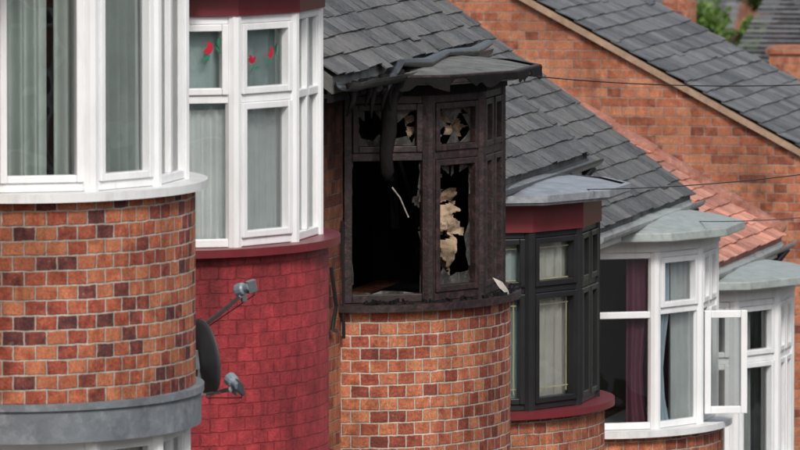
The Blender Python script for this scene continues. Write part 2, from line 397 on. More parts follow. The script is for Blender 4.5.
# ------------------------------------------------------------------ terrace
def ground_z(y):
    pts=[(-4000,-1.75),(0,-1.75),(41,-6.2),(66,-10.4),(85,-11.6),(330,-15),(4000,-15)]
    for (a,b),(c,d) in zip(pts,pts[1:]):
        if a<=y<=c: return b+(d-b)*(y-a)/(c-a)
    return -15
PITCH=math.radians(37)
houses=[
 dict(yc=43.74,y0=41.0,y1=45.35,s=-2.93,wh=1.27,ro=1.36,eo=1.50,pl=1.06,bay=m_b1,fm=m_upvc,door=41.9),
 dict(yc=46.93,y0=45.35,y1=49.35,s=-3.44,wh=1.25,ro=1.40,eo=1.50,pl=1.22,bay=m_b2,fm=m_upvc,door=48.7),
 dict(yc=52.05,y0=49.35,y1=53.55,s=-4.13,wh=1.235,ro=1.305,eo=1.44,pl=1.06,bay=m_b3,fm=m_burnt,door=50.1),
 dict(yc=55.15,y0=53.55,y1=57.2,s=-5.06,wh=1.13,ro=1.31,eo=1.46,pl=1.06,bay=m_b4,fm=m_black,door=56.7),
 dict(yc=59.58,y0=57.2,y1=61.1,s=-5.58,wh=1.21,ro=1.29,eo=1.45,pl=1.06,bay=m_b4,fm=m_upvc,door=57.8),
 dict(yc=62.74,y0=61.1,y1=65.0,s=-6.20,wh=1.25,ro=1.34,eo=1.50,pl=1.06,bay=m_b4,fm=m_upvc,door=64.5),
]
for k,h in enumerate(houses):
    e=empty('terraced_house'); h['e']=e
    yc,y0,y1,s=h['yc'],h['y0'],h['y1'],h['s']; wh=h['wh']; g=s-3.65; pl=h['pl']
    eave=s+h['eo']; xr=-3.9; pitch=PITCH if k<5 else math.radians(30.5)
    burnt=(k==2); wm=m_wallburn if burnt else m_wall
    w=MB(); a,b=yc-1.0,yc+1.0
    lo0,lo1=s-2.75,s-pl-.20
    w.abox(-.24,0,y0+.001,a,g-1.5,eave-.02); w.abox(-.24,0,b,y1-.001,g-1.5,eave-.02)
    w.abox(-.24,0,a,b,g-1.5,lo0); w.abox(-.24,0,a,b,lo1,s-.02); w.abox(-.24,0,a,b,s+wh,eave-.02)
    w.obj('front_wall',wm,e)
    w=MB(); w.abox(-.262,.003,a-.0,a+.012,s-.018,s+wh-.002); w.abox(-.262,.003,b-.012,b,s-.018,s+wh-.002)
    w.abox(-.262,-.243,y0+.16,a-.001,s-.7,s+1.4); w.abox(-.262,-.243,b+.001,y1-.16,s-.7,s+1.4)
    w.abox(-.262,.003,a+.013,b-.013,s+wh-.016,s+wh-.004)
    w.obj('window_reveals',m_char if burnt else m_room,e)
    w=MB(); zr=eave+(0.3-xr)*math.tan(pitch)-.12; w.abox(-7.9,-7.7,y0,y1,g-1.5,eave)
    for yy in ((y0+.002,y0+.12),(y1-.12,y1-.002)):
        pf=[(-7.7,g-1.5),(-.241,g-1.5),(-.241,eave+.24*math.tan(pitch)-.0),(xr,zr),(-7.7,eave)]
        w.face([(x,yy[0],z) for x,z in pf]); w.face([(x,yy[1],z) for x,z in reversed(pf)])
    w.obj('party_walls',m_wall,e)
    tm=m_slate if k<5 else m_terra
    d=MB(); zt=eave+.0
    zrid=eave+(.3-xr)*math.tan(pitch)
    pr=[(.3,zt-.002),(xr,zrid-.002),(2*xr-.3,zt-.002),(2*xr-.3,zt-.1),(xr,zrid-.14),(.3,zt-.10)]
    d.face([(x,y0+.003,z) for x,z in pr]); d.face([(x,y1-.003,z) for x,z in reversed(pr)])
    for q in range(6):
        A1,B1=pr[q],pr[(q+1)%6]; d.face([(A1[0],y0+.003,A1[1]),(A1[0],y1-.003,A1[1]),(B1[0],y1-.003,B1[1]),(B1[0],y0+.003,B1[1])])
    d.obj('roof_deck',m_felt if k<5 else m_terra,e)
    slates(e,'roof_slates',.33,eave,xr,pitch,y0,y1+.02,.205 if k<5 else .2,.15 if k<5 else .12,tm,seed=k+3,jit=.006 if burnt else .004)
    r=MB()
    yy=y0
    while yy<y1-.1:
        n=8; zc=zrid
        for q in range(n):
            a0=math.pi*q/n; a1=math.pi*(q+1)/n
            r.face([(xr+.12*math.cos(a0),yy,zc+.12*math.sin(a0)-.03),(xr+.12*math.cos(a0),yy+.44,zc+.12*math.sin(a0)-.03),(xr+.12*math.cos(a1),yy+.44,zc+.12*math.sin(a1)-.03),(xr+.12*math.cos(a1),yy,zc+.12*math.sin(a1)-.03)])
        yy+=.45
    r.obj('ridge_tiles',m_terra,e)
    f=MB(); f.abox(.001,.27,y0+.004,y1-.004,eave-.125,eave-.102); f.abox(.27,.292,y0+.004,y1-.004,eave-.15,eave-.012)
    f.obj('eaves_board',m_char if burnt else (m_maroon if k==1 else m_whpaint),e)
    gutter(e,.36,eave-.035,y0+.02,y1-.02,m_gutter if k in(0,1,2,3) else m_gutg,sag=.03 if burnt else .004,seed=k)
    dp=MB(); yd=y1-.12; dp.tube([(.36,yd,eave-.08),(.2,yd,eave-.28),(.06,yd,eave-.42),(.06,yd,g-.3)],.034,10); 
    if not burnt and k!=0: dp.obj('downpipe',m_gutter,e,smooth=True)
    curved_wall(yc,s-pl,s-.045,h['bay'],'bay_brick_panel',e)
    curved_wall(yc,g-1.5,lo0-.045,h['bay'],'bay_brick_plinth',e)
    q=MB(); q.prism(ell(yc,A+.03,B+.03),lo1,s-pl-.002); q.obj('bay_apron',m_apron if k!=1 else m_maroon,e)
    q=MB(); q.prism(ell(yc,A+.045,B+.045),s-pl-.035,s-pl); q.obj('bay_apron_drip',m_apron if k!=1 else m_maroon,e,bevel=.006)
    smat=[m_whpaint,m_maroon,m_burnt,m_maroon,m_whpaint,m_whpaint][k]
    q=MB(); q.prism(ell(yc,A+.065,B+.065),s-.045,s-.002); q.obj('window_sill',smat,e,bevel=.008)
    q=MB(); q.prism(ell(yc,A+.06,B+.06),lo0-.045,lo0-.002); q.obj('lower_window_sill',smat,e,bevel=.008)
    bay_window(e,yc,lo0,lo1-.002,m_upvc if k!=3 else m_black,tr=1.0,tag='lower_bay_window')
    for i in range(5): curtain(e,yc,lo0+.02,lo1-.02,i,.02,.98,m_net,seed=k*9+i,name='lower_net_curtain')
    for zz0,zz1,rm in ((s-.75,s+1.42,[m_room,m_room,m_char,m_room,m_roomr,m_room][k]),(g+.15,lo1+.1,m_room)):
        q=MB(); X0,X1,Y0_,Y1_=-3.6,-.243,y0+.15,y1-.15
        q.face([(X0,Y0_,zz0),(X0,Y1_,zz0),(X0,Y1_,zz1),(X0,Y0_,zz1)]); q.face([(X0,Y0_,zz0),(X0,Y0_,zz1),(X1,Y0_,zz1),(X1,Y0_,zz0)])
        q.face([(X0,Y1_,zz0),(X1,Y1_,zz0),(X1,Y1_,zz1),(X0,Y1_,zz1)]); q.face([(X0,Y0_,zz0),(X1,Y0_,zz0),(X1,Y1_,zz0),(X0,Y1_,zz0)])
        q.face([(X0,Y0_,zz1),(X0,Y1_,zz1),(X1,Y1_,zz1),(X1,Y0_,zz1)]); q.obj('room',rm,e)
    yd=h['door']; q=MB(); zb=g+.1
    q.abox(.002,.05,yd-.5,yd-.43,zb,zb+2.1); q.abox(.002,.05,yd+.43,yd+.5,zb,zb+2.1); q.abox(.002,.05,yd-.43,yd+.43,zb+2.03,zb+2.1)
    q.obj('door_frame',m_whpaint,e,bevel=.004)
    q=MB(); q.abox(.002,.03,yd-.428,yd+.428,zb,zb+2.028)
    for dz in (.2,1.1):
        for dy in (-.33,.05): q.abox(.031,.042,yd+dy,yd+dy+.28,zb+dz,zb+dz+.75)
    q.obj('front_door',m_door,e,bevel=.004)
    q=MB(); q.abox(.0,.4,yd-.55,yd+.55,g-1,zb-.004); q.obj('door_step',m_kerb,e)

H=houses
# house 0
h=H[0]; e,yc,s=h['e'],h['yc'],h['s']
bay_window(e,yc,s,s+h['wh'],m_upvc,j=.05,rail=.045,sash={(0,0),(1,0),(3,0)},post=.045,nlights=(1,1,2,1,1))
bay_roof(e,yc,s+h['ro'],.08,.13,m_greyroof,m_whpaint,fz=s+h['wh'])
curtain(e,yc,s,s+1.26,0,.10,.60,m_cgrey,seed=1,wl=.085,amp=.028,inset=.10)
curtain(e,yc,s,s+1.26,0,.68,.98,m_cgrey,seed=14,wl=.07,amp=.02,inset=.13)
curtain(e,yc,s,s+1.26,1,.35,.98,m_cgrey,seed=2,wl=.075,amp=.025,inset=.09)
curtain(e,yc,s,s+1.26,2,.02,.4,m_cgrey,seed=3)
curtain(e,yc,s,s+1.26,3,.02,.98,m_cgrey,seed=4); curtain(e,yc,s,s+1.26,4,.02,.98,m_cgrey,seed=5)
# house 1
h=H[1]; e,yc,s=h['e'],h['yc'],h['s']
F1=bay_window(e,yc,s,s+h['wh'],m_upvc,tr=.80,j=.045,rail=.045,sash={(0,1),(1,1),(1,0),(3,1)},nlights=(1,1,2,1,1),post=.045)
bay_roof(e,yc,s+h['ro'],.08,.13,m_lead,m_maroon,fz=s+h['wh'])
for i in range(5): curtain(e,yc,s,s+.74,i,.02,.98,m_net,seed=20+i,amp=.012,wl=.05,inset=.085)
for i in range(5): curtain(e,yc,s+.74,s+1.24,i,.02,.98,m_cteal,seed=30+i,amp=.008,wl=.12,inset=.10)
def rose(par,fi,sf,zf,sc_=1.0,ang=0):
    p,sv,n,L=F1[fi]; c=p+sv*(sf*L)+Z*(s+zf)-n*.032
    def blob(cx,cz,rx,rz,a,mat,nm,lift=0):
        q=MB(); pts=[]
        for k in range(14):
            t=2*math.pi*k/14; x=rx*math.cos(t)*(1-.25*abs(math.sin(t))); z=rz*math.sin(t)
            X=x*math.cos(a)-z*math.sin(a)+cx; Zz=x*math.sin(a)+z*math.cos(a)+cz
            pts.append(c+sv*X*sc_+Z*Zz*sc_+n*lift)
        q.face(pts); q.obj(nm,mat,par)
    ca,sa=math.cos(ang),math.sin(ang)
    def b2(cx,cz,rx,rz,a,mat,nm,l): blob(cx*ca-cz*sa,cx*sa+cz*ca,rx,rz,a+ang,mat,nm,l)
    b2(0,0,.030,.015,.3,m_rose,'stained_rose_petal',.001); b2(.012,.012,.022,.011,1.0,m_rose,'stained_rose_petal',.002); b2(-.012,.008,.020,.010,-.4,m_rose,'stained_rose_petal',.003)
    b2(.05,-.015,.026,.008,.7,m_leafg,'stained_leaf',.004); b2(-.045,-.012,.026,.008,-.3,m_leafg,'stained_leaf',.005); b2(.02,-.035,.020,.005,1.3,m_leafg,'stained_leaf',.006)
rose(e,0,.74,1.07,1.15,.9); rose(e,1,.33,1.0,1.1,-.5); rose(e,1,.66,1.03,1.1,.7); rose(e,2,.28,1.0); rose(e,3,.5,1.0)
# house 2 : burnt out
h=H[2]; e,yc,s=h['e'],h['yc'],h['s']; so=s-.06
F2=bay_window(e,yc,s,s+h['wh'],m_burnt,tr=.87,j=.05,rail=.05,sash={(0,1),(1,1),(1,0),(2,0),(2,1)},noglass=(0,1,2,3,4),nlights=(1,1,2,1,1),post=.045,proud=.01,
  pane={(2,1,0),(2,1,1),(3,0,0),(3,0,1),(4,0,0),(4,0,1),(2,0,1)})
bay_roof(e,yc,s+h['ro'],.045,.17,m_felt,m_char,fz=s+h['wh'],rise=.10,lip=m_burnt)
rr=random.Random(5)
def shards(fi,a,b,c,d,dep,edges='lrtb'):
    p,sv,n,L=F2[fi]; q=MB()
    def P(x,z): return p+sv*x+Z*(s+z)-n*(.03+rr.uniform(0,.006))
    for ed in edges:
        k=0.0; prev=rr.uniform(.2,1)*dep
        ln=(d-c) if ed in 'lr' else (b-a)
        while k<ln-.001:
            st=min(rr.uniform(.02,.10),ln-k); nx=rr.choice([rr.uniform(0,.2),rr.uniform(.4,1.3)])*dep
            if rr.random()<.85:
                if ed=='l': f=[P(a,c+k),P(a+prev,c+k),P(a+nx,c+k+st),P(a,c+k+st)]
                if ed=='r': f=[P(b,c+k),P(b,c+k+st),P(b-nx,c+k+st),P(b-prev,c+k)]
                if ed=='b': f=[P(a+k,c),P(a+k+st,c),P(a+k+st,c+nx),P(a+k,c+prev)]
                if ed=='t': f=[P(a+k,d),P(a+k,d-prev),P(a+k+st,d-nx),P(a+k+st,d)]
                q.face(f)
            prev=nx; k+=st
    q.obj('broken_glass',m_shard,e)
L0=F2[0][3]; L1=F2[1][3]; L2=F2[2][3]
shards(0,.09,L0-.09,.935,1.145,.07); shards(0,.05,L0-.05,.05,.845,.016,'lrb')
shards(1,.09,L1-.09,.935,1.145,.10); shards(1,.09,L1-.09,.09,.80,.08)
shards(2,.09,L2/2-.06,.10,.80,.06)
def rag(fi,s0,s1,z0,z1,inset,mat,seed,name,thr=.0,crump=.05,taper=0):
    p,sv,n,L=F2[fi]; q=MB(); nx,nz=26,40; V={}
    for i in range(nx+1):
        for k in range(nz+1):
            fx,fz=i/nx,k/nz; wv=Vector((fx*3,fz*2.2,seed))
            dd=noise.noise(wv)*crump*2+noise.noise(wv*2.5)*crump*.8+abs(noise.noise(wv*5))*crump*.3
            x=s0+(s1-s0)*fx; x=x+(1-fz)*taper*((s0+s1)/2-x)+noise.noise(wv+Vector((5,5,5)))*.03; z=s+z0+(z1-z0)*fz+noise.noise(wv+Vector((9,5,5)))*.02
            V[i,k]=len(q.v); q.v.append(tuple(p+sv*x*L-n*(inset+dd)+Z*z))
    for i in range(nx):
        for k in range(nz):
            fx,fz=(i+.5)/nx,(k+.5)/nz; ed=min(fx,1-fx,(fz if fz<.5 else 1-fz+.1))*2.4
            if ed+noise.noise(Vector((fx*4,fz*5,seed+7)))*.9+noise.noise(Vector((fx*11,fz*13,seed+7)))*.35<thr+.18: continue
            q.f.append((V[i,k],V[i+1,k],V[i+1,k+1],V[i,k+1])); q.uv.append(None); q.r.append(0)
    q.obj(name,mat,e,smooth=True)
rag(1,.20,.85,.36,.66,.12,m_tan,1,'scorched_curtain_remains',.1,.05)
rag(1,.45,.98,.10,.46,.12,m_tan,2.5,'scorched_curtain_remains',.25,.05,.5)
rag(1,.15,.7,.40,.80,.18,m_paper,4.1,'torn_lining_remains',.45,.05)
rag(1,.30,.95,.95,1.2,.10,m_tan,6.3,'scorched_curtain_remains',.4,.04)
rag(0,.68,.98,.95,1.15,.12,m_tan,8.2,'torn_lining_remains',.5,.04)
q=MB()
def loc(fi,x,z,ins): p,sv,n,L=F2[fi]; return p+sv*x*L+Z*(s+z)-n*ins
q.tube([loc(0,.62,.68,.12),loc(0,.70,.62,.10),loc(0,.80,.50,.1)],.005,6); q.obj('fallen_lath',m_paper,e)
q=MB(); q.tube([loc(0,.1,1.2,.5),loc(0,.9,.75,.6),loc(1,.6,.4,.5)],.03,6); q.tube([loc(0,.5,1.25,.4),loc(1,.3,.7,.4)],.02,6); q.tube([loc(1,.1,.9,.3),loc(1,.9,.1,.3)],.015,6)
q.obj('charred_joists',m_char,e)
q=MB(); q.prism(ell(yc,A-.14,B-.14),s-.001,s+.004); q.obj('charred_window_board',m_char,e)
q=MB()
for k in range(70):
    t=math.radians(rr.uniform(-80,30)); x=(B+.02+rr.uniform(-.02,.03))*math.cos(t); y=yc+(A+.02)*math.sin(t); a=rr.uniform(0,3); l=rr.uniform(.01,.06)
    q.box((x,y,s-.002),(l*math.cos(a),l*math.sin(a),rr.uniform(-.004,.014)),(-.012*math.sin(a),.012*math.cos(a),.003),(0,.002,rr.uniform(.004,.022)))
q.obj('sill_debris',m_char,e)
q=MB(); p0=Vector((B*math.cos(-.3)+.03,yc+A*math.sin(-.12),s-.01))
q.face([p0+Vector((-.05,0,.11)),p0+Vector((-.01,0,.05)),p0+Vector((.05,.03,-.01)),p0+Vector((.04,.04,.03)),p0+Vector((.0,.05,.08))]); q.obj('hanging_scrap',m_paper,e)
q=MB(); pth=[(.36,50.93,so+1.46),(.33,50.94,so+1.40),(.30,50.95,so+1.30),(.29,50.96,so+1.1),(.275,50.95,so+.95),(.285,50.94,so+.85),(.28,50.95,so+.80)]
q.tube(pth,[.06,.062,.045,.05,.04,.042,.012],8,flat=.35); q.obj('melted_downpipe',m_char,e,smooth=True)
q=MB()
for k in range(22):
    y=49.6+k*.17+rr.uniform(-.06,.06); l=rr.uniform(.04,.22); q.tube([(.35,y,so+1.45),(.34+rr.uniform(-.03,.03),y+rr.uniform(-.03,.03),so+1.45-l*.6),(.33,y,so+1.42-l)],[.03,.018,.006],6)
q.obj('melted_drips',m_char,e,smooth=True)
q=MB(); Pr=poly(yc,.192); zt=s+h['ro']+.045
for i in range(4):
    a=Vector((Pr[i][0],Pr[i][1],0)); b=Vector((Pr[i+1][0],Pr[i+1][1],0)); nn=int((b-a).length/.05)
    pd=rr.uniform(.02,.05)
    for k in range(nn):
        nd=max(.004,min(.085,pd+rr.uniform(-.035,.035))); u,v=a.lerp(b,k/nn),a.lerp(b,(k+1)/nn)
        q.face([u+Z*(zt-pd),v+Z*(zt-nd),v+Z*(zt+.004),u+Z*(zt+.004)]); pd=nd
q.obj('scorched_felt_edge',m_char,e)
q=MB(); q.tube([(.25,50.2,so+1.44),(.31,50.6,so+1.36),(.35,51.0,so+1.50),(.40,51.5,so+1.47),(.38,52.2,so+1.50),(.40,52.9,so+1.47),(.39,53.45,so+1.50)],[.04,.06,.03,.05,.03,.045,.03],8,flat=.7); q.obj('collapsed_gutter',m_gutter,e,smooth=True)
q=MB(); q.tube([(.03,50.55,s+.25),(.05,50.6,s+.02),(.03,50.58,s-.12),(.03,50.7,s-.14)],.012,6); q.tube([(.02,50.9,s+.5),(.03,50.9,s-.2)],.01,6); q.obj('loose_cable',m_black,e)
# house 3
h=H[3]; e,yc,s=h['e'],h['yc'],h['s']
F3=bay_window(e,yc,s,s+h['wh'],m_black,tr=.76,j=.04,rail=.04,sash='all',nlights=(1,1,2,1,1),post=.045)
bay_roof(e,yc,s+h['ro'],.05,.15,m_lead,m_maroon,fz=s+h['wh'],rise=.08,lip=m_lead)
for i in range(5): curtain(e,yc,s,s+1.12,i,.02,.98,m_cream if i else m_cteal,seed=40+i,amp=.01,wl=.09,inset=.075)
q=MB()
for i in range(3):
    p,sv,n,L=F3[i]
    for x in ([.1,L-.13] if i<2 else []): q.box(p+sv*(x+.02)+Z*(s+.1)-n*.034,sv*.006,n*.005,Z*.62)
    for zz in (.13,.66,.82,1.02): q.box(p+sv*.09+Z*(s+zz)-n*.033,sv*(L-.18),n*.005,Z*.006)
q.obj('leaded_strips',simple('lead_gold',(.35,.32,.2),.4),e)
# house 4
h=H[4]; e,yc,s=h['e'],h['yc'],h['s']
F4=bay_window(e,yc,s,s+h['wh'],m_upvc,tr=(.78,.80,.80,.80,.80),j=.045,rail=.045,sash={(1,1),(2,0),(2,1)},nlights=(1,1,2,1,1),skip={(2,0,0)},post=.045)
bay_roof(e,yc,s+h['ro'],.06,.15,m_greyroof,m_whpaint,fz=s+h['wh'],rise=.10)
curtain(e,yc,s,s+1.2,0,.02,.26,m_cpurp,seed=51,inset=.12); curtain(e,yc,s,s+1.2,0,.66,.98,m_cpurp,seed=52,inset=.10,gather=.5)
curtain(e,yc,s,s+1.2,1,.05,.5,m_cblue,seed=53,gather=.6,amp=.02,inset=.075); curtain(e,yc,s,s+1.2,1,.52,.98,m_net,seed=54,inset=.09)
curtain(e,yc,s,s+1.2,2,.3,.98,m_net,seed=55)
curtain(e,yc,s,s+1.2,4,.02,.98,m_cpurp,seed=56)
q=MB(); g_=MB(); p,sv,n,L=F4[2]; o=p+n*.02+sv*.03; a=math.radians(22); dv=Vector((math.cos(a),math.sin(a),0)); nv=Vector((-dv.y,dv.x,0)); W,z0_,z1_=.30,s+.06,s+.77
q.box(o+Z*z0_,dv*.045,nv*.05,Z*(z1_-z0_)); q.box(o+dv*(W-.045)+Z*z0_,dv*.045,nv*.05,Z*(z1_-z0_))
q.box(o+dv*.045+Z*z0_+nv*.002,dv*(W-.09),nv*.046,Z*.05); q.box(o+dv*.045+Z*(z1_-.05)+nv*.002,dv*(W-.09),nv*.046,Z*.05)
q.obj('open_casement',m_upvc,e,bevel=.004)
b_=o+nv*.025; g_.face([b_+dv*.045+Z*(z0_+.05),b_+dv*(W-.045)+Z*(z0_+.05),b_+dv*(W-.045)+Z*(z1_-.05),b_+dv*.045+Z*(z1_-.05)]); g_.obj('open_casement_glass',glass('casement_glass',(.75,.8,.8),.35),e)
# house 5
h=H[5]; e,yc,s=h['e'],h['yc'],h['s']
bay_window(e,yc,s,s+h['wh'],m_upvc,tr=.82,j=.05,rail=.05,sash='all')
bay_roof(e,yc,s+h['ro'],.06,.15,m_greyroof,m_whpaint,fz=s+h['wh'],rise=.08)
for i in range(5): curtain(e,yc,s,s+1.2,i,.02,.6,m_cgrey,seed=60+i)
q=MB(); p6=math.radians(30.5); xx=.3; ev=s+1.50
while xx>-3.9:
    c=Vector((xx,65.03,ev+(.3-xx)*math.tan(p6)+.02)); D=Vector((-math.cos(p6),0,math.sin(p6)))
    q.tube([c,c+D*.2,c+D*.38],[.075,.068,.062],10); xx-=.38*math.cos(p6)
q.obj('verge_tiles',m_terra,e,smooth=True)

# ------------------------------------------------------------------ side-street gable house
e=empty('brick_house')
GY=69.2; GL=3.5; ge=-4.62; gp=math.radians(28.2); gx=-4.4
zr=ge+(.3-gx)*math.tan(gp)
w=MB(); pf=[(2*gx,-13),(0,-13),(0,ge+.3*math.tan(gp)*.98-.02),(gx,zr-.03),(2*gx,ge)]
w.face([(x,GY,z) for x,z in pf]); w.face([(x,GY+GL,z) for x,z in reversed(pf)])
w.face([(0,GY,-13),(0,GY+GL,-13),(0,GY+GL,ge),(0,GY,ge)]); w.face([(2*gx,GY,-13),(2*gx,GY,ge),(2*gx,GY+GL,ge),(2*gx,GY+GL,-13)])
w.obj('walls',m_gable,e)
slates(e,'roof_slates',.33,ge+.03,gx,gp,GY-.05,GY+GL,.24,.17,m_slate2,seed=90)
q=MB(); q.face([(.33,GY-.03,ge+.02),(.33,GY+GL,ge+.02),(gx,GY+GL,zr+.02),(gx,GY-.03,zr+.02)]); q.face([(gx,GY-.03,zr+.02),(gx,GY+GL,zr+.02),(2*gx-.3,GY+GL,ge),(2*gx-.3,GY-.03,ge)]); q.obj('roof_deck',m_slate2,e)
q=MB(); D=Vector((-math.cos(gp),0,math.sin(gp))); Nn=Vector((math.sin(gp),0,math.cos(gp)))
q.box(Vector((.3,GY-.045,ge-.035)),D*5.3,Vector((0,.044,0)),Nn*.05); q.obj('verge_board',m_timber,e)
gutter(e,.38,ge-.0,GY,GY+GL,m_gutter)
q=MB(); q.tube([(.06,GY+.4,ge-.1),(.06,GY+.4,-12)],.035,8); q.obj('downpipe',m_gutter,e)
def flatwin(par,x,y,z,w_,h_,sg=1):
    q=MB(); a0,a1,a2=(x+.002,x+.05,x+.02) if sg>0 else (x-.05,x-.002,x-.02)
    q.abox(a0,a1,y,y+.06,z,z+h_); q.abox(a0,a1,y+w_-.06,y+w_,z,z+h_); q.abox(a0,a1,y+.06,y+w_-.06,z,z+.07); q.abox(a0,a1,y+.06,y+w_-.06,z+h_-.07,z+h_); q.abox(a0+.001,a1-.002,y+w_/2-.03,y+w_/2+.03,z+.07,z+h_-.07)
    q.obj('window_frame',m_whpaint,par); g=MB(); g.face([(a2,y+.06,z+.07),(a2,y+w_-.06,z+.07),(a2,y+w_-.06,z+h_-.07),(a2,y+.06,z+h_-.07)]); g.obj('window_glass',m_shard,par)
flatwin(e,0,GY+1.5,ge-1.7,1.3,1.2); flatwin(e,0,GY+1.5,ge-4.6,1.3,1.4)

# ------------------------------------------------------------------ houses across the street (seen in the glass)
for k in range(9):
    y0=8+k*8.2; y1=y0+8.0; zg=ground_z(y0+4)-.3; ze=zg+5.4; e=empty('brick_house')
    w=MB(); w.face([(15,y0,zg-1),(15,y1,zg-1),(15,y1,ze),(15,y0,ze)]); w.face([(23,y0,zg-1),(23,y1,zg-1),(23,y1,ze),(23,y0,ze)])
    for yy in (y0,y1): w.face([(15,yy,zg-1),(23,yy,zg-1),(23,yy,ze),(19,yy,ze+2.9),(15,yy,ze)])
    w.obj('walls',m_render if k%3==1 else m_wall,e)
    w=MB(); w.face([(14.7,y0-.1,ze-.2),(14.7,y1+.1,ze-.2),(19,y1+.1,ze+3.0),(19,y0-.1,ze+3.0)]); w.face([(23.3,y0-.1,ze-.2),(23.3,y1+.1,ze-.2),(19,y1+.1,ze+3.0),(19,y0-.1,ze+3.0)]); w.obj('roof',m_slate,e)
    w=MB(); w.abox(18.6,19.4,y0+.3,y0+1.1,ze+2,ze+4); w.obj('chimney_stack',m_wall,e)
    for yy in (y0+.9,y0+5.0):
        for zz in (zg+.9,zg+3.6): flatwin(e,15,yy,zz,2.0,1.3,-1)

# ------------------------------------------------------------------ camera
TH=math.radians(12); PS=.07; CX=11.19; FP=8800
cam=bpy.data.cameras.new('Camera'); co=bpy.data.objects.new('Camera',cam); sc.collection.objects.link(co); sc.camera=co
cam.sensor_width=36; cam.lens=FP/800*36; cam.clip_start=1; cam.clip_end=6000
co.location=(CX,0,0); co.rotation_euler=(math.pi/2-PS,0,TH)
cam.dof.use_dof=True; cam.dof.focus_distance=53.0; cam.dof.aperture_fstop=9
def W(px,py,d):
    u=(px-400)/FP*d; z=d*((225-py)/FP-PS)
    return Vector((CX+u*math.cos(TH)-d*math.sin(TH), u*math.sin(TH)+d*math.cos(TH), z))

# ------------------------------------------------------------------ distant houses
def far_house(name,x0,x1,y0,y1,ze,rise,wallm,roofm,chim=True):
    e=empty(name); w=MB(); zb=-17
    ym=(y0+y1)/2
    w.face([(x0,y0,zb),(x1,y0,zb),(x1,y0,ze),(x0,y0,ze)]); w.face([(x1,y1,zb),(x0,y1,zb),(x0,y1,ze),(x1,y1,ze)])
    w.face([(x1,y0,zb),(x1,y1,zb),(x1,y1,ze),(x1,ym,ze+rise),(x1,y0,ze)]); w.face([(x0,y1,zb),(x0,y0,zb),(x0,y0,ze),(x0,ym,ze+rise),(x0,y1,ze)])
    w.obj('walls',wallm,e); r=MB(); rows=22
    for i in range(rows):
        f0,f1=i/rows,(i+1)/rows
        for sgn in (0,1):
            ya=(y0-.3) if sgn==0 else (y1+.3)
            a=ya+(ym-ya)*f0; b=ya+(ym-ya)*f1; xx=x0-.2
            while xx<x1+.2:
                xe=min(xx+.3,x1+.2); r.face([(xx,a,ze+rise*f0+.02),(xe,a,ze+rise*f0+.02),(xe,b,ze+rise*f1),(xx,b,ze+rise*f1)],None,R.random()); xx+=.3
    r.obj('roof',roofm,e)
    if chim:
        c=MB(); c.abox(x0+.3,x0+1.1,ym-.3,ym+.3,ze,ze+rise+1.1); c.abox(x0+.25,x0+1.15,ym-.35,ym+.35,ze+rise+1.1,ze+rise+1.2)
        c.obj('chimney_stack',m_gable,e); c=MB()
        for k in range(2): c.tube([(x0+.5+k*.4,ym,ze+rise+1.2),(x0+.5+k*.4,ym,ze+rise+1.55)],[.12,.1],10)
        c.obj('chimney_pots',m_terra,e)
    q=MB(); g=MB(); xw=x0+.8
    while xw<x1-1.4:
        for zz in (ze-1.7,ze-4.3):
            q.abox(xw,xw+1.1,y0-.05,y0-.002,zz,zz+1.2); g.abox(xw+.1,xw+.5,y0-.07,y0-.052,zz+.1,zz+1.1); g.abox(xw+.6,xw+1.0,y0-.07,y0-.052,zz+.1,zz+1.1)
        xw+=2.4
    q.obj('window_frames',m_whpaint,e); g.obj('window_glass',m_shard,e)
    return e
place=W
p=place(815,80,95); far_house('brick_house',p.x-.9,p.x+9,p.y,p.y+7,p.z-.2,1.0,m_gable,m_slate2)
e=empty('chimney'); p=place(786,64,90)
c=MB(); c.abox(p.x-.17,p.x+.25,p.y,p.y+.7,p.z-7,p.z+.10); c.abox(p.x-.2,p.x+.28,p.y-.03,p.y+.73,p.z+.10,p.z+.16); c.obj('stack',m_gable,e)
p=place(800,30,150); far_house('brick_house',p.x-1.0,p.x+12,p.y,p.y+8,p.z-1.6,2.2,m_render,m_slate,chim=False)
p=place(700,-30,230); far_house('brick_house',p.x-9,p.x+14,p.y,p.y+8,p.z-.6,3,m_render,m_slate2,chim=True)
p=place(620,-20,180); far_house('brick_house',p.x-9,p.x+2.0,p.y,p.y+8,p.z-2,3,m_gable,m_slate2,chim=True)
e=empty('chimney'); p=place(675,3,84)
c=MB(); c.abox(p.x-.12,p.x+.12,p.y,p.y+.5,p.z-6,p.z+.1); c.obj('stack',m_gable,e)

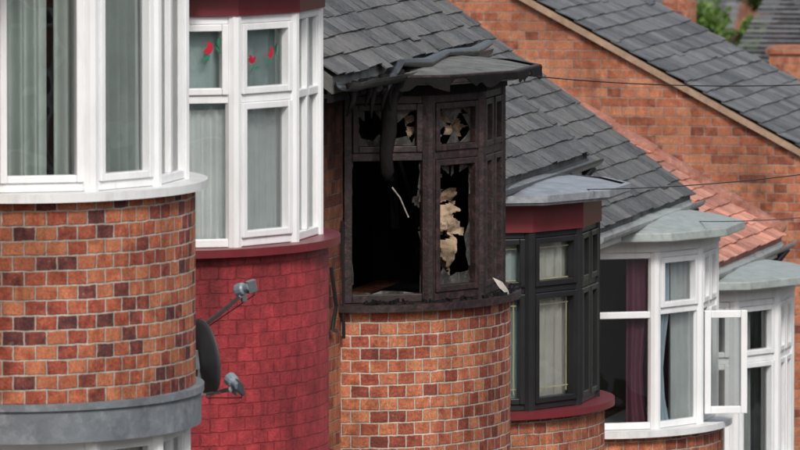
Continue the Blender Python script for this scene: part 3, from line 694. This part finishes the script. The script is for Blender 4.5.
# ------------------------------------------------------------------ tree
def leafmat():
    m,t,b,o=nt('leaves'); a=N(t,'ShaderNodeAttribute'); a.attribute_name='rnd'
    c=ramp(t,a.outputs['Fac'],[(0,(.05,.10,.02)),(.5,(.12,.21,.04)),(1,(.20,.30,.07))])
    t.links.new(c,b.inputs['Base Color']); b.inputs['Roughness'].default_value=.6
    tr=t.nodes.new('ShaderNodeBsdfTranslucent'); t.links.new(c,tr.inputs[0]); mx=t.nodes.new('ShaderNodeMixShader'); mx.inputs[0].default_value=.35
    t.links.new(b.outputs[0],mx.inputs[1]); t.links.new(tr.outputs[0],mx.inputs[2]); t.links.new(mx.outputs[0],o.inputs[0]); return m
m_leaf=leafmat()
def tree(base,crown,rad,seed,n=7000,ls=.09):
    e=empty('broadleaf_tree'); rr=random.Random(seed); q=MB()
    top=crown+Vector((0,0,rad*.5)); q.tube([base,base.lerp(crown,.5)+Vector((.1,0,0)),crown,top],[.22,.16,.1,.03],8)
    cl=[]
    for k in range(26):
        d=Vector((rr.gauss(0,1),rr.gauss(0,1),rr.gauss(0,.9))).normalized(); c=crown+d*rad*rr.uniform(.35,.95); cl.append((c,rad*rr.uniform(.2,.42)))
        q.tube([crown+Vector((0,0,-rad*.4)),crown.lerp(c,.5),c],[.06,.035,.012],5)
    q.obj('trunk_and_limbs',m_bark,e); l=MB()
    for k in range(n):
        c,r=rr.choice(cl); d=Vector((rr.gauss(0,1),rr.gauss(0,1),rr.gauss(0,.8))).normalized()*r*rr.uniform(.5,1.05); p=c+d
        a=Vector((rr.gauss(0,1),rr.gauss(0,1),rr.gauss(0,1))).normalized(); b=a.orthogonal().normalized(); cc=a.cross(b)
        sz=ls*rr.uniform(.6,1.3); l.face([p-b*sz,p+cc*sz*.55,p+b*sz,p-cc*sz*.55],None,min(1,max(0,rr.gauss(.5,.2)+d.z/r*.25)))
    l.obj('crown_leaves',m_leaf,e)
c=place(718,46,112); tree(Vector((c.x,c.y,-13)),c,.68,3,6000,.055)
c=place(775,-35,170); tree(Vector((c.x,c.y,-15)),c,1.2,4,4000,.12)
c=place(660,0,200); tree(Vector((c.x,c.y,-15)),c,2.4,8,4000,.16)

# ------------------------------------------------------------------ satellite dishes
def dish(center,nrm,rad,lnb,mount):
    e=empty('satellite_dish'); nrm=nrm.normalized(); side=nrm.cross(Z).normalized(); up=side.cross(nrm).normalized()
    q=MB(); rings=8; seg=36
    for back in (0,1):
        for i in range(rings+1):
            f=i/rings; 
            for k in range(seg):
                a=2*math.pi*k/seg; rr_=rad*f
                q.v.append(tuple(center+side*math.cos(a)*rr_*.92+up*math.sin(a)*rr_+nrm*((f*f-1)*rad*.22-(.006 if back else 0))))
    n1=(rings+1)*seg
    for back in (0,1):
        for i in range(rings):
            for k in range(seg):
                f=(back*n1+i*seg+k,back*n1+i*seg+(k+1)%seg,back*n1+(i+1)*seg+(k+1)%seg,back*n1+(i+1)*seg+k); q.f.append(f if back==0 else f[::-1]); q.uv.append(None); q.r.append(0)
    for k in range(seg):
        q.f.append((rings*seg+k,rings*seg+(k+1)%seg,n1+rings*seg+(k+1)%seg,n1+rings*seg+k)); q.uv.append(None); q.r.append(0)
    q.obj('reflector',m_dish,e,smooth=True)
    q=MB(); bk=center-nrm*rad*.25; low=center-up*rad*.95-nrm*.02
    q.tube([bk-up*rad*.1,low-nrm*.03,low+nrm*.04,lnb-nrm*.02-up*.035],.013,8); q.tube([low,lnb-up*.03],.009,8); 
    q.tube([bk,bk-nrm*.05,mount],.018,8); q.box(bk-side*.04-up*.05-nrm*.045,side*.08,up*.1,nrm*.04); q.box(mount-Vector((.01,.05,.07)),(.012,0,0),(0,.1,0),(0,0,.14))
    q.obj('arm_and_bracket',m_steel,e,bevel=.002)
    q=MB(); ax=(center-lnb).normalized(); q.tube([lnb+ax*.045,lnb+ax*.04,lnb,lnb-ax*.01,lnb-ax*.045],[.033,.037,.034,.022,.022],12)
    q.box(lnb-ax*.085-side*.026-up*.034,ax*.06,side*.052,up*.065); q.box(lnb-up*.07-side*.014-ax*.01,ax*.035,side*.028,up*.05); q.obj('lnb',m_lnb,e,bevel=.003)
    q=MB(); q.tube([lnb-ax*.07,lnb-ax*.07-up*.05,low-up*.02,bk-up*.15,mount-Z*.1],.003,6); q.obj('coax_cable',m_black,e,smooth=True)
r_=Vector((math.cos(TH),math.sin(TH),0)); h_=Vector((-math.sin(TH),math.cos(TH),0))
c=W(205,359,46.2); dish(c,r_*.85+h_*.40+Z*.12,.205,W(233,384,46.0),Vector((.70,44.15,c.z)))
c=W(174,312,47.0); dish(c,r_*.85+h_*.30+Z*.15,.19,W(243,290,46.7),Vector((.25,44.85,c.z)))

# ------------------------------------------------------------------ overhead wires
for a,b in (((528,76,53),(1100,58,45)),((548,190,57),(1100,120,44)),((685,222,61),(1100,160,46))):
    P,Q=W(*a),W(*b); q=MB(); pts=[P.lerp(Q,k/24)-Z*(.10*4*(k/24)*(1-k/24)) for k in range(25)]
    q.tube(pts,.0035,5); q.obj('overhead_wire',m_black,None,smooth=True)
P=W(1100,110,45); e=empty('telegraph_pole'); q=MB(); q.tube([(P.x,P.y,-9),(P.x,P.y,-.5)],[.14,.10],12); q.box((P.x-.5,P.y-.05,-.9),(1,0,0),(0,.1,0),(0,0,.1)); q.obj('pole',m_bark,e)

# ------------------------------------------------------------------ ground
ys=[-3000,-50,0,10,20,30,41,46,51,56,61,66,75,85,150,330,3500]
def strip(name,x0,x1,dz,mat,y0=-3000,y1=3500):
    q=MB(); yy=[y for y in ys if y0<=y<=y1]
    for a,b in zip(yy,yy[1:]): q.face([(x0,a,ground_z(a)+dz),(x1,a,ground_z(a)+dz),(x1,b,ground_z(b)+dz),(x0,b,ground_z(b)+dz)])
    return q.obj(name,mat)
strip('ground',-3000,3000,-.15,m_grass)
strip('road',4.7,9.7,-.10,m_asph,-50,330)
for nm,x0,x1 in (('pavement',-.0,4.5),('pavement',9.9,13)):
    strip(nm,x0,x1,.0,m_pave,-50,330)
for x0,x1 in ((4.5,4.7),(9.7,9.9)):
    q=MB(); yy=[y for y in ys if -50<=y<=330]
    for a,b in zip(yy,yy[1:]):
        A_=(ground_z(a),ground_z(b))
        q.face([(x0,a,A_[0]+.004),(x1,a,A_[0]+.004),(x1,b,A_[1]+.004),(x0,b,A_[1]+.004)])
        for x in (x0,x1): q.face([(x,a,A_[0]-.2),(x,b,A_[1]-.2),(x,b,A_[1]+.004),(x,a,A_[0]+.004)])
    q.obj('kerb',m_kerb)

# ------------------------------------------------------------------ light
w=bpy.data.worlds.new('World'); sc.world=w; w.use_nodes=True; t=w.node_tree; bg=t.nodes['Background']
sk=t.nodes.new('ShaderNodeTexSky'); sk.sky_type='NISHITA'; sk.sun_disc=False
az=math.radians(150); el=math.radians(42); sk.sun_elevation=el; sk.sun_rotation=az; sk.dust_density=3; sk.air_density=1
hs=t.nodes.new('ShaderNodeHueSaturation'); hs.inputs['Saturation'].default_value=.5
t.links.new(sk.outputs[0],hs.inputs['Color']); t.links.new(hs.outputs[0],bg.inputs[0]); bg.inputs[1].default_value=.15
L=bpy.data.lights.new('Sun','SUN'); L.energy=2.2; L.angle=math.radians(12); L.color=(1,.965,.91)
lo=bpy.data.objects.new('Sun',L); sc.collection.objects.link(lo)
S=Vector((math.sin(az)*math.cos(el),math.cos(az)*math.cos(el),math.sin(el))); lo.rotation_euler=S.to_track_quat('Z','Y').to_euler()
